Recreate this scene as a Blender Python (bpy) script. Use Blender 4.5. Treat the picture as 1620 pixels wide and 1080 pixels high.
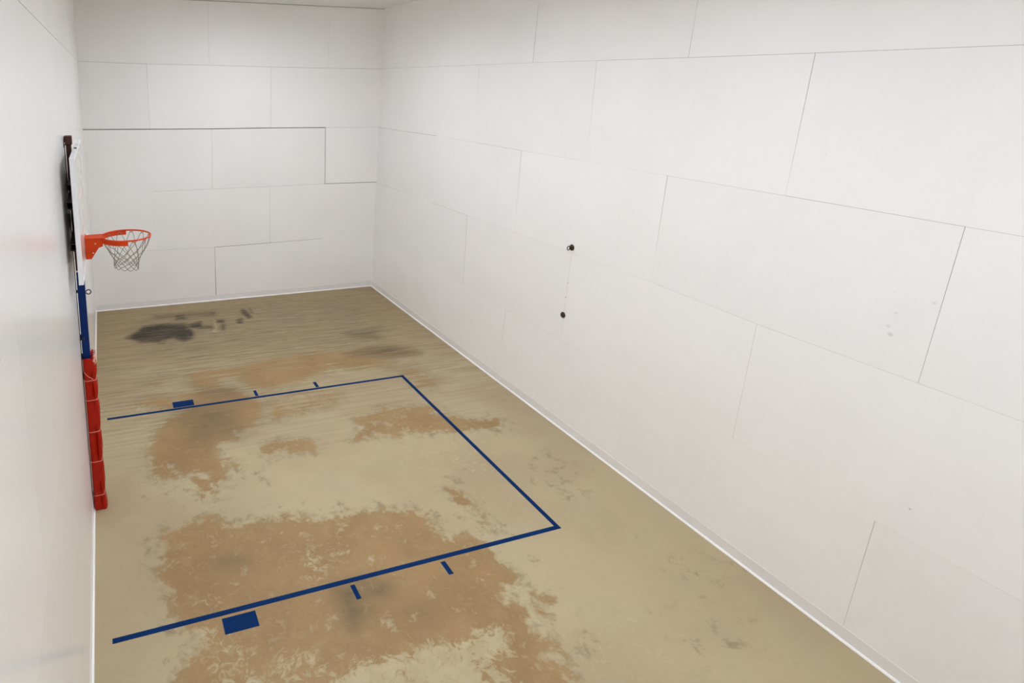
import bpy, math, random
import numpy as np
from mathutils import Euler

for o in list(bpy.data.objects):
    bpy.data.objects.remove(o)
scene = bpy.context.scene
COL = scene.collection
F = 0.3048            # the hall is laid out in feet; the scene is in metres

# ------------------------------------------------------------------ camera
cam_d = bpy.data.cameras.new('camera')
cam = bpy.data.objects.new('camera', cam_d)
COL.objects.link(cam)
cam.location = (1.12559 * F, -40.06241 * F, 14.84736 * F)
cam.rotation_euler = Euler((1.3164376, -0.0194998, -0.3239852), 'XYZ')
cam_d.sensor_fit = 'HORIZONTAL'
cam_d.sensor_width = 36.0
cam_d.lens = 953.518 / 1620.0 * 36.0
cam_d.shift_x = (810.0 - 487.3755) / 1620.0
cam_d.shift_y = -(540.0 - 382.3052) / 1620.0
cam_d.clip_start = 0.02
cam_d.clip_end = 100
scene.camera = cam

# ------------------------------------------------------------------ world, exposure, lamp output
world = bpy.data.worlds.new('world')
scene.world = world
world.use_nodes = True
world.node_tree.nodes['Background'].inputs[0].default_value = (0.9, 0.95, 1.0, 1)
world.node_tree.nodes['Background'].inputs[1].default_value = 0.02
scene.view_settings.view_transform = 'Standard'
scene.view_settings.look = 'None'
scene.view_settings.gamma = 1.0
scene.view_settings.use_curve_mapping = False
scene.view_settings.exposure = 0.0
LAMP_STRENGTH = 15.6
LAMP_COLOR = (0.945, 1.0, 1.085, 1)
LAMP_SPOTS = [(8.0, -9.2), (12.0, -9.2), (8.0, -18.7), (12.0, -18.7), (8.0, -28.2), (12.0, -28.2), (8.0, -38.2), (12.0, -38.2)]
scene.cycles.max_bounces = 16
scene.cycles.diffuse_bounces = 10
scene.cycles.glossy_bounces = 6

# ------------------------------------------------------------------ helpers
rnd = random.Random(7)


def mesh(name, verts, faces, mat=None, parent=None, smooth=False, kind=None, label=None, cat=None, group=None):
    me = bpy.data.meshes.new(name)
    me.from_pydata([(x * F, y * F, z * F) for x, y, z in verts], [], faces)
    me.update()
    if smooth:
        for p in me.polygons:
            p.use_smooth = True
    ob = bpy.data.objects.new(name, me)
    COL.objects.link(ob)
    if mat:
        me.materials.append(mat)
    if parent:
        ob.parent = parent
    tag(ob, label, cat, group, kind)
    return ob


def tag(ob, label=None, cat=None, group=None, kind=None):
    if label: ob['label'] = label
    if cat: ob['category'] = cat
    if group: ob['group'] = group
    if kind: ob['kind'] = kind
    return ob


def thing(name, label, cat, group=None):
    ob = bpy.data.objects.new(name, None)
    ob.empty_display_size = 0.1
    COL.objects.link(ob)
    return tag(ob, label, cat, group)


class Geo:
    """collects pieces of ONE part"""
    def __init__(self):
        self.v, self.f = [], []

    def add(self, v, f):
        n = len(self.v)
        self.v += list(v)
        self.f += [tuple(i + n for i in q) for q in f]
        return self

    def box(self, x0, x1, y0, y1, z0, z1, b=0.0):
        if b <= 0:
            v = [(x, y, z) for z in (z0, z1) for y in (y0, y1) for x in (x0, x1)]
            return self.add(v, [(0, 2, 3, 1), (4, 5, 7, 6), (0, 1, 5, 4), (2, 6, 7, 3), (0, 4, 6, 2), (1, 3, 7, 5)])
        # chamfered box: octagon-like loops along z
        def loop(d, z):
            X0, X1, Y0, Y1 = x0 + d, x1 - d, y0 + d, y1 - d
            c = b
            return [(X0 + c, Y0, z), (X1 - c, Y0, z), (X1, Y0 + c, z), (X1, Y1 - c, z),
                    (X1 - c, Y1, z), (X0 + c, Y1, z), (X0, Y1 - c, z), (X0, Y0 + c, z)]
        ls = [loop(b * .9, z0), loop(0, z0 + b), loop(0, z1 - b), loop(b * .9, z1)]
        return self.loft(ls, True, True)

    def loft(self, loops, cap0=False, cap1=False):
        n = len(loops[0])
        v = [p for l in loops for p in l]
        f = []
        for k in range(len(loops) - 1):
            for i in range(n):
                j = (i + 1) % n
                f.append((k * n + i, k * n + j, (k + 1) * n + j, (k + 1) * n + i))
        if cap0: f.append(tuple(range(n - 1, -1, -1)))
        if cap1: f.append(tuple(range((len(loops) - 1) * n, len(loops) * n)))
        return self.add(v, f)

    def tube(self, pts, r, n=6, closed=False):
        P = [np.array(p, float) for p in pts]
        m = len(P)
        v = []
        up = None
        for i in range(m):
            a = P[(i - 1) % m] if (closed or i > 0) else P[i]
            b = P[(i + 1) % m] if (closed or i < m - 1) else P[i]
            t = b - a
            t /= (np.linalg.norm(t) + 1e-12)
            if up is None:
                up = np.array([0, 0, 1.0]) if abs(t[2]) < .9 else np.array([1.0, 0, 0])
            u = np.cross(t, up); u /= (np.linalg.norm(u) + 1e-12)
            w = np.cross(u, t)
            up = w
            for k in range(n):
                an = 2 * math.pi * k / n
                v.append(tuple(P[i] + r * (math.cos(an) * u + math.sin(an) * w)))
        f = []
        for i in range(m if closed else m - 1):
            i2 = (i + 1) % m
            for k in range(n):
                k2 = (k + 1) % n
                f.append((i * n + k, i * n + k2, i2 * n + k2, i2 * n + k))
        if not closed:
            f.append(tuple(range(n - 1, -1, -1)))
            f.append(tuple(range((m - 1) * n, m * n)))
        return self.add(v, f)

    def prism(self, poly, axis, a0, a1):
        """poly in the two other axes (order x,y,z without axis), extruded along axis"""
        def p3(q, a):
            q = list(q); q.insert(axis, a); return tuple(q)
        return self.loft([[p3(q, a0) for q in poly], [p3(q, a1) for q in poly]], True, True)

    def lathe(self, origin, axis, prof, n=20):
        """prof = [(r, h)] around axis through origin"""
        loops = []
        for r, h in prof:
            l = []
            for k in range(n):
                an = 2 * math.pi * k / n
                q = [0, 0, 0]
                o = [i for i in range(3) if i != axis]
                q[o[0]] = origin[o[0]] + r * math.cos(an)
                q[o[1]] = origin[o[1]] + r * math.sin(an)
                q[axis] = origin[axis] + h
                l.append(tuple(q))
            loops.append(l)
        return self.loft(loops, True, True)

    def build(self, name, mat=None, parent=None, smooth=False, **k):
        ob = mesh(name, self.v, self.f, mat, parent, smooth, **k)
        import bmesh
        bm = bmesh.new(); bm.from_mesh(ob.data)
        bmesh.ops.recalc_face_normals(bm, faces=bm.faces)
        bm.to_mesh(ob.data); bm.free()
        if smooth:
            for p in ob.data.polygons: p.use_smooth = True
            try:
                ob.data.set_sharp_from_angle(angle=math.radians(40))
            except Exception:
                pass
        return ob


# ------------------------------------------------------------------ materials
def new_mat(name):
    m = bpy.data.materials.new(name)
    m.use_nodes = True
    nt = m.node_tree
    return m, nt, nt.nodes['Principled BSDF']


def N(nt, typ, **kw):
    n = nt.nodes.new(typ)
    for k, v in kw.items():
        setattr(n, k, v)
    return n


def simple(name, col, rough=0.5, metal=0.0, noise=0.0, nscale=20.0, bump=0.0, spec=0.4):
    m, nt, b = new_mat(name)
    b.inputs['Roughness'].default_value = rough
    b.inputs['Metallic'].default_value = metal
    b.inputs['Specular IOR Level'].default_value = spec
    tc = N(nt, 'ShaderNodeTexCoord')
    nz = N(nt, 'ShaderNodeTexNoise')
    nz.inputs['Scale'].default_value = nscale
    nz.inputs['Detail'].default_value = 5
    nt.links.new(tc.outputs['Object'], nz.inputs['Vector'])
    mr = N(nt, 'ShaderNodeMapRange')
    mr.inputs['To Min'].default_value = 1 - noise
    mr.inputs['To Max'].default_value = 1 + noise
    nt.links.new(nz.outputs['Fac'], mr.inputs['Value'])
    mx = N(nt, 'ShaderNodeVectorMath', operation='SCALE')
    mx.inputs[0].default_value = col[:3]
    nt.links.new(mr.outputs['Result'], mx.inputs['Scale'])
    nt.links.new(mx.outputs['Vector'], b.inputs['Base Color'])
    if bump > 0:
        bp = N(nt, 'ShaderNodeBump')
        bp.inputs['Strength'].default_value = bump
        bp.inputs['Distance'].default_value = 0.01
        nt.links.new(nz.outputs['Fac'], bp.inputs['Height'])
        nt.links.new(bp.outputs['Normal'], b.inputs['Normal'])
    return m


def wall_paint(name, col, rough, marks=(), bump=.06):
    """painted sheet panels: near-uniform white, faint cloudy wear, slightly different from sheet to sheet"""
    m, nt, b = new_mat(name)
    L = nt.links
    b.inputs['Roughness'].default_value = rough
    b.inputs['Specular IOR Level'].default_value = 0.5
    geo = N(nt, 'ShaderNodeNewGeometry')
    n1 = N(nt, 'ShaderNodeTexNoise'); n1.inputs['Scale'].default_value = 0.9; n1.inputs['Detail'].default_value = 4
    n2 = N(nt, 'ShaderNodeTexNoise'); n2.inputs['Scale'].default_value = 7; n2.inputs['Detail'].default_value = 6
    L.new(geo.outputs['Position'], n1.inputs['Vector']); L.new(geo.outputs['Position'], n2.inputs['Vector'])
    info = N(nt, 'ShaderNodeObjectInfo')
    def rng(sock, lo, hi):
        r = N(nt, 'ShaderNodeMapRange'); r.inputs['To Min'].default_value = lo; r.inputs['To Max'].default_value = hi
        L.new(sock, r.inputs['Value']); return r.outputs['Result']
    def mul(a, c):
        q = N(nt, 'ShaderNodeMath', operation='MULTIPLY'); L.new(a, q.inputs[0]); L.new(c, q.inputs[1]); return q.outputs[0]
    val = mul(mul(rng(n1.outputs['Fac'], 0.955, 1.045), rng(n2.outputs['Fac'], 0.985, 1.015)), rng(info.outputs['Random'], 0.985, 1.015))
    for (px, py, pz, r, s) in marks:
        vs = N(nt, 'ShaderNodeVectorMath', operation='SUBTRACT'); L.new(geo.outputs['Position'], vs.inputs[0])
        vs.inputs[1].default_value = (px * F, py * F, pz * F)
        vl = N(nt, 'ShaderNodeVectorMath', operation='MULTIPLY'); L.new(vs.outputs[0], vl.inputs[0]); vl.inputs[1].default_value = (1, 1, 1.3)
        ln = N(nt, 'ShaderNodeVectorMath', operation='LENGTH'); L.new(vl.outputs[0], ln.inputs[0])
        ad = N(nt, 'ShaderNodeMath', operation='MULTIPLY_ADD'); L.new(n2.outputs['Fac'], ad.inputs[0]); ad.inputs[1].default_value = r * F * 1.6
        L.new(ln.outputs['Value'], ad.inputs[2])
        mp = N(nt, 'ShaderNodeMapRange', interpolation_type='SMOOTHSTEP'); L.new(ad.outputs[0], mp.inputs['Value'])
        mp.inputs['From Min'].default_value = r * F * 0.9; mp.inputs['From Max'].default_value = r * F * 2.2
        mp.inputs['To Min'].default_value = 1 - s; mp.inputs['To Max'].default_value = 1
        val = mul(val, mp.outputs['Result'])
    sc = N(nt, 'ShaderNodeVectorMath', operation='SCALE'); sc.inputs[0].default_value = col
    L.new(val, sc.inputs['Scale'])
    # faint warm tinge in places
    mixc = N(nt, 'ShaderNodeMix', data_type='RGBA', blend_type='MULTIPLY')
    mixc.inputs['Factor'].default_value = 1
    cr = N(nt, 'ShaderNodeValToRGB')
    cr.color_ramp.elements[0].color = (1, .988, .975, 1); cr.color_ramp.elements[0].position = .35
    cr.color_ramp.elements[1].color = (1, 1, 1, 1); cr.color_ramp.elements[1].position = .65
    n3 = N(nt, 'ShaderNodeTexNoise'); n3.inputs['Scale'].default_value = 0.5; L.new(geo.outputs['Position'], n3.inputs['Vector'])
    L.new(n3.outputs['Fac'], cr.inputs['Fac'])
    L.new(sc.outputs[0], mixc.inputs['A']); L.new(cr.outputs['Color'], mixc.inputs['B'])
    L.new(mixc.outputs['Result'], b.inputs['Base Color'])
    bp = N(nt, 'ShaderNodeBump'); bp.inputs['Strength'].default_value = bump; bp.inputs['Distance'].default_value = 0.01
    L.new(n2.outputs['Fac'], bp.inputs['Height']); L.new(bp.outputs['Normal'], b.inputs['Normal'])
    return m


WHITE = (0.905, 0.905, 0.902)
M_FAR = wall_paint('white_wall_paint_far', WHITE, 0.38)
M_LEFT = wall_paint('white_wall_paint_left', WHITE, 0.21,
                    [(0, .0 - .25, 7.6, .05, .6), (0, -28.6, 2.66, .35, .05)], bump=.012)
M_RIGHT = wall_paint('white_wall_paint_right', WHITE, 0.36,
                     [(20, -31.22, 8.94, .075, .22), (20, -31.13, 9.14, .055, .15), (20, -31.22, 9.53, .04, .12),
                      (20, -31.87, 10.03, .05, .12), (20, -31.07, 10.04, .03, .1), (20, -28.81, 13.26, .03, .12),
                      (20, -29.3, 11.49, .035, .12), (20, -32.56, 4.72, .03, .35)])
M_BACKING = simple('joint_filler', (.24, .21, .17), .8, noise=.1)
M_GAP = simple('open_joint_shadow_gap', (.035, .028, .022), .9, noise=.2)
M_COVE = simple('pale_vinyl_cove', (.83, .815, .815), .35, noise=.03, nscale=3)
M_CEIL = simple('ceiling_paint', (.84, .83, .81), .6, noise=.03, nscale=2)
M_FIXT = simple('lamp_housing', (.8, .8, .8), .4, noise=.02)
M_BLUELINE = simple('blue_court_paint', (.0015, .024, .105), .6, noise=.3, nscale=2.2, spec=.06)
M_BLUE = simple('blue_post_enamel', (.002, .022, .125), .5, noise=.08, nscale=6, spec=.15)
M_BROWN = simple('brown_steel_enamel', (.07, .026, .02), .55, noise=.15, nscale=12, spec=.25)
M_ARM = simple('brown_arm_enamel', (.13, .085, .08), .55, noise=.15, nscale=12, spec=.3)
M_BEAD = simple('white_floor_bead', (.93, .93, .93), .35, noise=.01)
M_BLACK = simple('black_steel', (.02, .02, .022), .45, noise=.15)
M_ORANGE = simple('orange_rim_enamel', (.66, .055, .006), .45, noise=.2, nscale=9, spec=.2)
M_BOARDFRAME = simple('white_board_frame', (.83, .83, .87), .35, noise=.02)
M_BOARD = simple('glossy_white_board', (.66, .65, .62), .12, noise=.02, nscale=3)
M_NET = simple('net_cord', (.30, .27, .225), .85, noise=.2, nscale=60)
M_CORD = simple('pale_pink_cord', (.75, .42, .36), .8, noise=.15, nscale=40)
M_BOLT = simple('zinc_bolt', (.7, .68, .63), .35, .6, noise=.1)
M_IRON = simple('dark_bronze_iron', (.055, .036, .024), .5, .3, noise=.3, nscale=30)
M_RUST = simple('rusty_screw', (.35, .14, .08), .7, noise=.2)

# red vinyl of the pad, with white threadbare scuffs at its torn top
M_PAD, nt, b = new_mat('red_vinyl_pad')
b.inputs['Roughness'].default_value = 0.45
geo = N(nt, 'ShaderNodeNewGeometry'); sep = N(nt, 'ShaderNodeSeparateXYZ')
nt.links.new(geo.outputs['Position'], sep.inputs[0])
nz = N(nt, 'ShaderNodeTexNoise'); nz.inputs['Scale'].default_value = 45; nz.inputs['Detail'].default_value = 5
nt.links.new(geo.outputs['Position'], nz.inputs['Vector'])
zr = N(nt, 'ShaderNodeMapRange'); zr.inputs['From Min'].default_value = 5.15 * F; zr.inputs['From Max'].default_value = 5.9 * F
zr.inputs['To Max'].default_value = .62
nt.links.new(sep.outputs['Z'], zr.inputs['Value'])
xr = N(nt, 'ShaderNodeMapRange'); xr.inputs['From Min'].default_value = .26 * F; xr.inputs['From Max'].default_value = .42 * F
nt.links.new(sep.outputs['X'], xr.inputs['Value'])
mm = N(nt, 'ShaderNodeMath', operation='MULTIPLY'); nt.links.new(zr.outputs[0], mm.inputs[0]); nt.links.new(xr.outputs[0], mm.inputs[1])
ad = N(nt, 'ShaderNodeMath', operation='ADD'); nt.links.new(mm.outputs[0], ad.inputs[0]); nt.links.new(nz.outputs['Fac'], ad.inputs[1])
st = N(nt, 'ShaderNodeMapRange', interpolation_type='SMOOTHSTEP'); st.inputs['From Min'].default_value = .85; st.inputs['From Max'].default_value = 1.05
nt.links.new(ad.outputs[0], st.inputs['Value'])
mc = N(nt, 'ShaderNodeMix', data_type='RGBA')
mc.inputs['A'].default_value = (.40, .011, .0015, 1)
b.inputs['Specular IOR Level'].default_value = .2; mc.inputs['B'].default_value = (.75, .42, .34, 1)
nt.links.new(st.outputs[0], mc.inputs['Factor']); nt.links.new(mc.outputs['Result'], b.inputs['Base Color'])
bp_ = N(nt, 'ShaderNodeBump'); bp_.inputs['Strength'].default_value = .25; bp_.inputs['Distance'].default_value = .02
nz2 = N(nt, 'ShaderNodeTexNoise'); nz2.inputs['Scale'].default_value = 14
nt.links.new(geo.outputs['Position'], nz2.inputs['Vector'])
nt.links.new(nz2.outputs['Fac'], bp_.inputs['Height']); nt.links.new(bp_.outputs['Normal'], b.inputs['Normal'])

# lamp diffuser: the light the hall has
M_LAMP, nt, b = new_mat('lit_lamp_diffuser')
nt.nodes.remove(b)
em = N(nt, 'ShaderNodeEmission')
em.inputs['Color'].default_value = LAMP_COLOR
em.inputs['Strength'].default_value = LAMP_STRENGTH
nt.links.new(em.outputs[0], nt.nodes['Material Output'].inputs['Surface'])

# ------------------------------------------------------------------ floor, with its worn coating
PAINT = [
(0,1,0.12,[(7.49,-14.63),(7.38,-15.28),(6.95,-16.11),(6.59,-16.51),(5.81,-16.67),(5.36,-16.82),(4.86,-17.32),(4.7,-18.24),(4.78,-18.84),(4.76,-19.47),(4.82,-19.87),(4.48,-19.99),(4.26,-19.7),(4.07,-19.18),(3.32,-18.95),(2.97,-18.45),(2.8,-18.32),(2.89,-19.13),(2.25,-18.86),(2.28,-17.92),(2.3,-17.08),(2.52,-16.25),(2.77,-15.65),(3.3,-15.01),(3.98,-14.59),(4.66,-14.02),(3.98,-13.35),(4.34,-13.11),(4.83,-12.89),(5.26,-12.4),(6.07,-12.51),(6.51,-13.02),(6.99,-13.78)]),
(0,0.9,0.08,[(3.74,-19.54),(4.04,-19.63),(4.09,-20.16),(4.25,-20.5),(3.84,-20.65),(3.79,-20.07)]),
(0,0.65,0.1,[(4.95,-16.79),(5.99,-16.82),(5.77,-17.32),(4.94,-17.44)]),
(0,0.75,0.1,[(6.97,-18.14),(7.73,-18.1),(7.56,-18.68),(6.98,-18.85),(6.65,-18.75)]),
(0,0.9,0.08,[(7.99,-15.35),(8.37,-15.24),(8.27,-15.98),(7.98,-16.21),(7.85,-15.85)]),
(0,0.55,0.1,[(4.87,-18.62),(5.53,-18.91),(5.38,-19.19),(4.86,-18.95)]),
(0,0.75,0.15,[(2.19,-13.05),(2.82,-12.66),(3.5,-13.1),(3.47,-13.89),(2.89,-13.82),(2.49,-13.37)]),
(0,0.75,0.15,[(4.63,-11.22),(4.95,-10.66),(5.79,-10.68),(6.9,-10.67),(8.07,-10.54),(9.27,-10.41),(8.43,-13.49),(7.48,-13.01),(7.2,-12.09),(6.75,-11.41),(6.1,-11.44),(6.05,-12.48),(6.54,-12.93),(6.31,-13.55),(5.51,-13.41),(4.87,-13.12),(5.19,-12.53),(4.91,-11.94)]),
(0,0.5,0.2,[(2.35,-10.87),(3.27,-10.5),(3.65,-10.5),(3.21,-11.13),(3.08,-11.6),(2.44,-11.52),(2.14,-11.22)]),
(0,0.5,0.15,[(6.14,-7.98),(6.82,-7.78),(6.96,-8.21),(6.39,-8.38)]),
(0,0.8,0.15,[(3.95,-12.85),(4.95,-12.86),(6.41,-13.09),(6.6,-13.73),(5.91,-13.72),(3.91,-13.12)]),
(0,0.8,0.25,[(8.92,-10.34),(10.2,-10.15),(11.9,-10.07),(13.84,-10.63),(15.25,-10.65),(17.46,-11.49),(16.1,-11.49),(14.4,-11.37),(15.62,-12.11),(15.24,-12.54),(13.53,-12.4),(12.17,-11.65),(11.66,-12.38),(10.13,-12.93),(8.91,-13.2),(8.12,-13.42)]),
(0,0.55,0.25,[(15.82,-13.6),(16.64,-13.66),(16.81,-14.56),(16.34,-15.39),(15.71,-15.21)]),
(0,0.5,0.2,[(7.8,-14.63),(9.3,-14.37),(10.78,-14.36),(11.56,-14.89),(11.37,-15.56),(10.23,-15.9),(8.45,-16.03),(8.22,-16.09),(7.82,-16.1),(7.54,-15.63)]),
(0,0.75,0.12,[(11.33,-17.4),(13.14,-16.91),(14.55,-17.06),(15.21,-17.39),(14.22,-19.12),(13.5,-19.02),(12.38,-19.04),(11.95,-18.79),(11.11,-18.88),(10.71,-18.87),(11.47,-18.06)]),
(0,0.7,0.15,[(6.91,-18.05),(7.91,-18.03),(8.87,-18.42),(9.08,-18.92),(8.21,-19.08),(6.73,-18.74)]),
(0,0.95,0.1,[(13.68,-17.73),(14.56,-17.86),(15.58,-18.3),(16.33,-18.9),(17.65,-19.3),(17.49,-19.63),(16.85,-19.8),(16.37,-19.41),(15.86,-19.62),(14.31,-19.21),(13.05,-18.95)]),
(0,0.5,0.25,[(15.82,-13.6),(16.78,-13.71),(16.44,-14.78),(16.2,-15.51),(15.43,-15.28)]),
(0,0.8,0.1,[(12.83,-22.96),(13.16,-23.32),(13.26,-24.09),(12.86,-23.97),(12.68,-23.59)]),
(0,0.6,0.12,[(12.94,-23.63),(13.19,-23.81),(13.36,-24.43),(13.37,-25.43),(13.2,-25.38),(13.11,-24.26)]),
(0,1,0.15,[(2.44,-22.21),(3.14,-22.09),(3.87,-21.96),(4.58,-22.62),(5.65,-22.69),(6.66,-22.64),(7.38,-23.14),(8.04,-23.23),(8.65,-23.26),(9.6,-23.37),(10.87,-23.67),(11.2,-24.32),(11.08,-24.98),(11.75,-25.52),(12.16,-25.4),(12.27,-25.84),(12.24,-25.96),(12.41,-26.24),(12.43,-26.8),(12.49,-27.29),(12.34,-27.56),(11.97,-27.45),(11.72,-28.1),(11.84,-28.37),(11.99,-28.75),(11.73,-29.21),(11.91,-29.58),(11.57,-29.87),(11.63,-30.22),(11.83,-30.51),(11.78,-31.02),(10.39,-31.31),(3.95,-29.23),(2.79,-28.34),(2.21,-27.69),(2.36,-27.15),(2.86,-27.1),(2.92,-26.47),(2.37,-25.66),(2.34,-25.1),(2.25,-24.55),(2.05,-23.94),(2.35,-23.6),(2.18,-23.17)]),
(0,0.7,0.1,[(12.43,-28.32),(12.67,-28.52),(12.47,-28.96),(12.36,-28.76)]),
(0,0.6,0.1,[(12.73,-27.81),(13.05,-28.4),(12.75,-28.42)]),
(0,0.6,0.1,[(11.81,-29.44),(12.16,-29.66),(12.16,-29.91),(11.81,-29.7)]),
(3,0.95,0.15,[(6.68,-28.62),(7.81,-28.85),(8.49,-28.73),(9.13,-28.72),(9.29,-28.98),(10.24,-28.85),(11.13,-28.84),(10.67,-29.47),(9.87,-29.32),(9.64,-30.05),(8.92,-30.38),(5.48,-29.28),(5.87,-28.86)]),
(3,0.6,0.25,[(3.13,-27.39),(4.33,-27.77),(4.83,-27.67),(5.6,-27.97),(5.47,-28.34),(5.02,-28.58),(4.06,-28.83),(2.89,-28.23)]),
(3,0.5,0.2,[(2.88,-26.12),(3.47,-26.07),(4.43,-27.39),(3.91,-27.59),(3.19,-27.31),(2.84,-26.99)]),
(3,0.45,0.2,[(6.34,-24.23),(7.64,-24.4),(7.25,-25.42),(6.21,-25.52)]),
(3,0.42,0.15,[(2.7,-24.95),(3.6,-25.1),(3.53,-25.72),(2.78,-25.49)]),
(3,0.4,0.12,[(2.46,-23.56),(3.01,-23.5),(2.9,-23.84),(2.49,-23.79)]),
(3,0.6,0.15,[(10.28,-28.86),(10.58,-29.16),(10.21,-29.53),(10.47,-30.32),(10.02,-30.59),(9.27,-30.35)]),
(3,0.6,0.12,[(12.89,-27.15),(12.81,-27.71),(12.36,-28.42),(12.28,-28.79),(12.04,-28.55),(12.41,-27.77)]),
(3,0.6,0.1,[(7.24,-3.54),(7.44,-3.43),(7.17,-5.59),(6.89,-5.51)]),
(3,0.5,0.1,[(8.68,-3.26),(8.63,-4.26),(8.69,-5.09),(8.49,-5.19)]),
(3,0.5,0.08,[(9.77,-1.95),(9.93,-1.99),(9.9,-3.61),(9.78,-3.57)]),
(3,0.6,0.1,[(2.92,-18.52),(3.31,-19.03),(3.71,-19.75),(3.82,-20.5),(3.54,-20.28),(3.14,-19.35)]),
(3,0.6,0.1,[(4.02,-19.48),(4.2,-19.76),(4.42,-20.33),(4.28,-20.36)]),
(3,0.5,0.1,[(13.3,-17.61),(13.43,-17.78),(13.08,-19.02),(12.9,-18.96)]),
(3,0.5,0.08,[(13.73,-18.25),(13.86,-18.29),(13.62,-19.06),(13.53,-19.03)]),
(3,0.5,0.15,[(12.58,-17.78),(12.89,-17.87),(12.48,-18.84),(12.23,-18.64)]),
(3,0.6,0.2,[(1.71,-13.02),(2.48,-13.48),(2.88,-13.88),(1.66,-14.0)]),
(3,0.5,0.9,[(12.92,-19.2),(15.73,-19.82),(16.06,-20.93),(15.17,-23.15),(13.52,-21.7),(11.97,-21.03)]),
(3,0.45,0.9,[(13.78,-27.89),(15.42,-28.72),(15.17,-30.61),(14.56,-31.62),(12.61,-31.0),(13.02,-29.41)]),
(1,0.5,0.3,[(1.86,-22.44),(2.37,-22.35),(2.29,-23.13),(1.86,-23.73),(1.68,-23.39)]),
(1,0.5,0.25,[(2.25,-21.89),(4.05,-21.65),(5.69,-22.52),(6.99,-22.37),(6.29,-22.62),(4.49,-22.5)]),
(1,0.4,0.3,[(1.54,-23.92),(2.38,-24.72),(2.32,-25.65),(1.93,-25.28)]),
(1,0.4,0.4,[(2.01,-17.84),(2.2,-18.99),(3.54,-19.7),(2.98,-20.65),(2.21,-19.87)]),
(1,0.6,0.2,[(4.59,-19.88),(5.14,-20.34),(4.72,-20.64)]),
(1,0.45,0.3,[(5.17,-19.28),(6.42,-19.82),(5.96,-20.37),(5.24,-19.85)]),
(1,0.45,0.4,[(17.36,-22.48),(17.93,-22.65),(18.57,-23.53),(17.79,-24.4),(16.65,-24.56),(16.53,-23.92),(17.15,-23.0)]),
(1,0.45,0.3,[(18.05,-18.51),(18.33,-19.63),(17.62,-19.66)]),
(1,0.45,0.3,[(13.14,-22.34),(14.14,-22.28),(13.68,-22.69),(12.98,-23.01)]),
(1,0.7,0.1,[(13.49,-26.28),(13.73,-27.0),(13.49,-27.07),(13.41,-26.55)]),
(1,0.8,0.12,[(13.02,-29.41),(13.13,-30.12),(13.11,-30.31),(12.69,-30.02)]),
(1,0.6,0.1,[(12.89,-27.61),(13.05,-28.4),(12.98,-28.14)]),
(1,0.3,0.6,[(18.14,-27.88),(19.4,-29.32),(18.17,-30.25),(17.85,-28.83)]),
(1,0.3,0.6,[(15.84,-30.03),(17.18,-30.99),(16.48,-31.52),(15.79,-31.06)]),
(1,0.45,0.25,[(12.64,-23.54),(12.88,-23.61),(13.19,-24.48),(13.27,-25.57),(12.47,-24.71),(12.21,-24.45)]),
(1,0.5,0.3,[(11.15,-23.66),(11.96,-24.19),(11.13,-24.91),(11.04,-24.36)]),
(1,0.45,0.7,[(11.22,-1.55),(14.07,-2.34),(17.89,-3.41),(16.08,-9.43),(13.63,-8.94),(11.88,-8.86),(9.29,-8.92)]),
(1,0.45,0.3,[(4.94,-7.36),(10.29,-6.63),(9.65,-8.99),(5.81,-8.66)]),
(2,0.95,0.12,[(1.87,-4.95),(2.56,-4.27),(2.94,-3.61),(3.69,-3.51),(4.38,-3.55),(4.6,-3.69),(5.3,-3.72),(5.43,-4.48),(5.53,-5.42),(5.33,-6.09),(4.97,-6.27),(4.5,-5.57),(3.94,-5.69),(3.47,-5.98),(2.58,-5.73),(2.18,-5.19)]),
(2,0.8,0.06,[(5.51,-3.87),(6.38,-3.62),(6.24,-4.55),(5.65,-4.54)]),
(2,0.6,0.08,[(4.96,-2.04),(5.51,-2.02),(5.52,-2.88),(4.93,-2.88)]),
(2,0.65,0.06,[(6.03,-4.33),(6.94,-4.59),(6.9,-4.82),(6.03,-4.73)]),
(2,0.35,0.15,[(3.61,-1.66),(6.87,-2.05),(7.56,-2.06),(7.47,-2.92),(6.18,-2.56),(3.79,-2.39)]),
(2,0.5,0.06,[(7.13,-2.03),(7.59,-2.25),(7.35,-2.89)]),
(2,0.8,0.06,[(7.45,-3.73),(7.81,-3.78),(7.74,-4.14),(7.42,-4.05)]),
(2,0.6,0.06,[(7.59,-4.46),(7.76,-4.5),(7.56,-5.39),(7.47,-5.37)]),
(2,0.7,0.06,[(9.39,-2.21),(9.62,-2.64),(9.68,-3.72),(9.45,-3.91),(9.26,-2.81)]),
(2,0.75,0.06,[(8.7,-3.95),(9.04,-3.79),(8.84,-4.57),(8.64,-4.51)]),
(2,0.5,0.05,[(9.92,-2.18),(9.96,-3.1),(9.84,-3.06)]),
(2,0.5,0.06,[(3.45,-6.26),(3.88,-6.24),(3.81,-6.43)]),
(2,0.4,0.3,[(13.77,-10.81),(15.69,-10.47),(16.65,-10.75),(17.41,-11.57),(15.91,-11.53)]),
(2,0.35,0.25,[(14.72,-8.05),(16.42,-8.08),(16.22,-9.14),(14.85,-8.64)]),
(2,0.35,0.5,[(4.3,-14.24),(6.14,-14.79),(5.73,-16.55),(5.04,-16.34),(4.28,-16.59),(4.06,-15.24)]),
(2,0.3,0.3,[(4.97,-12.46),(6.54,-12.93),(6.47,-13.69),(4.87,-13.12)]),
(2,0.4,0.2,[(7.05,-26.05),(7.9,-26.05),(8.57,-26.46),(8.36,-26.67),(7.84,-26.57),(7.35,-26.8),(7.64,-27.02),(7.03,-27.43),(6.94,-27.16)]),
(2,0.25,0.3,[(8.66,-27.4),(9.49,-27.73),(9.03,-27.94)]),
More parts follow.
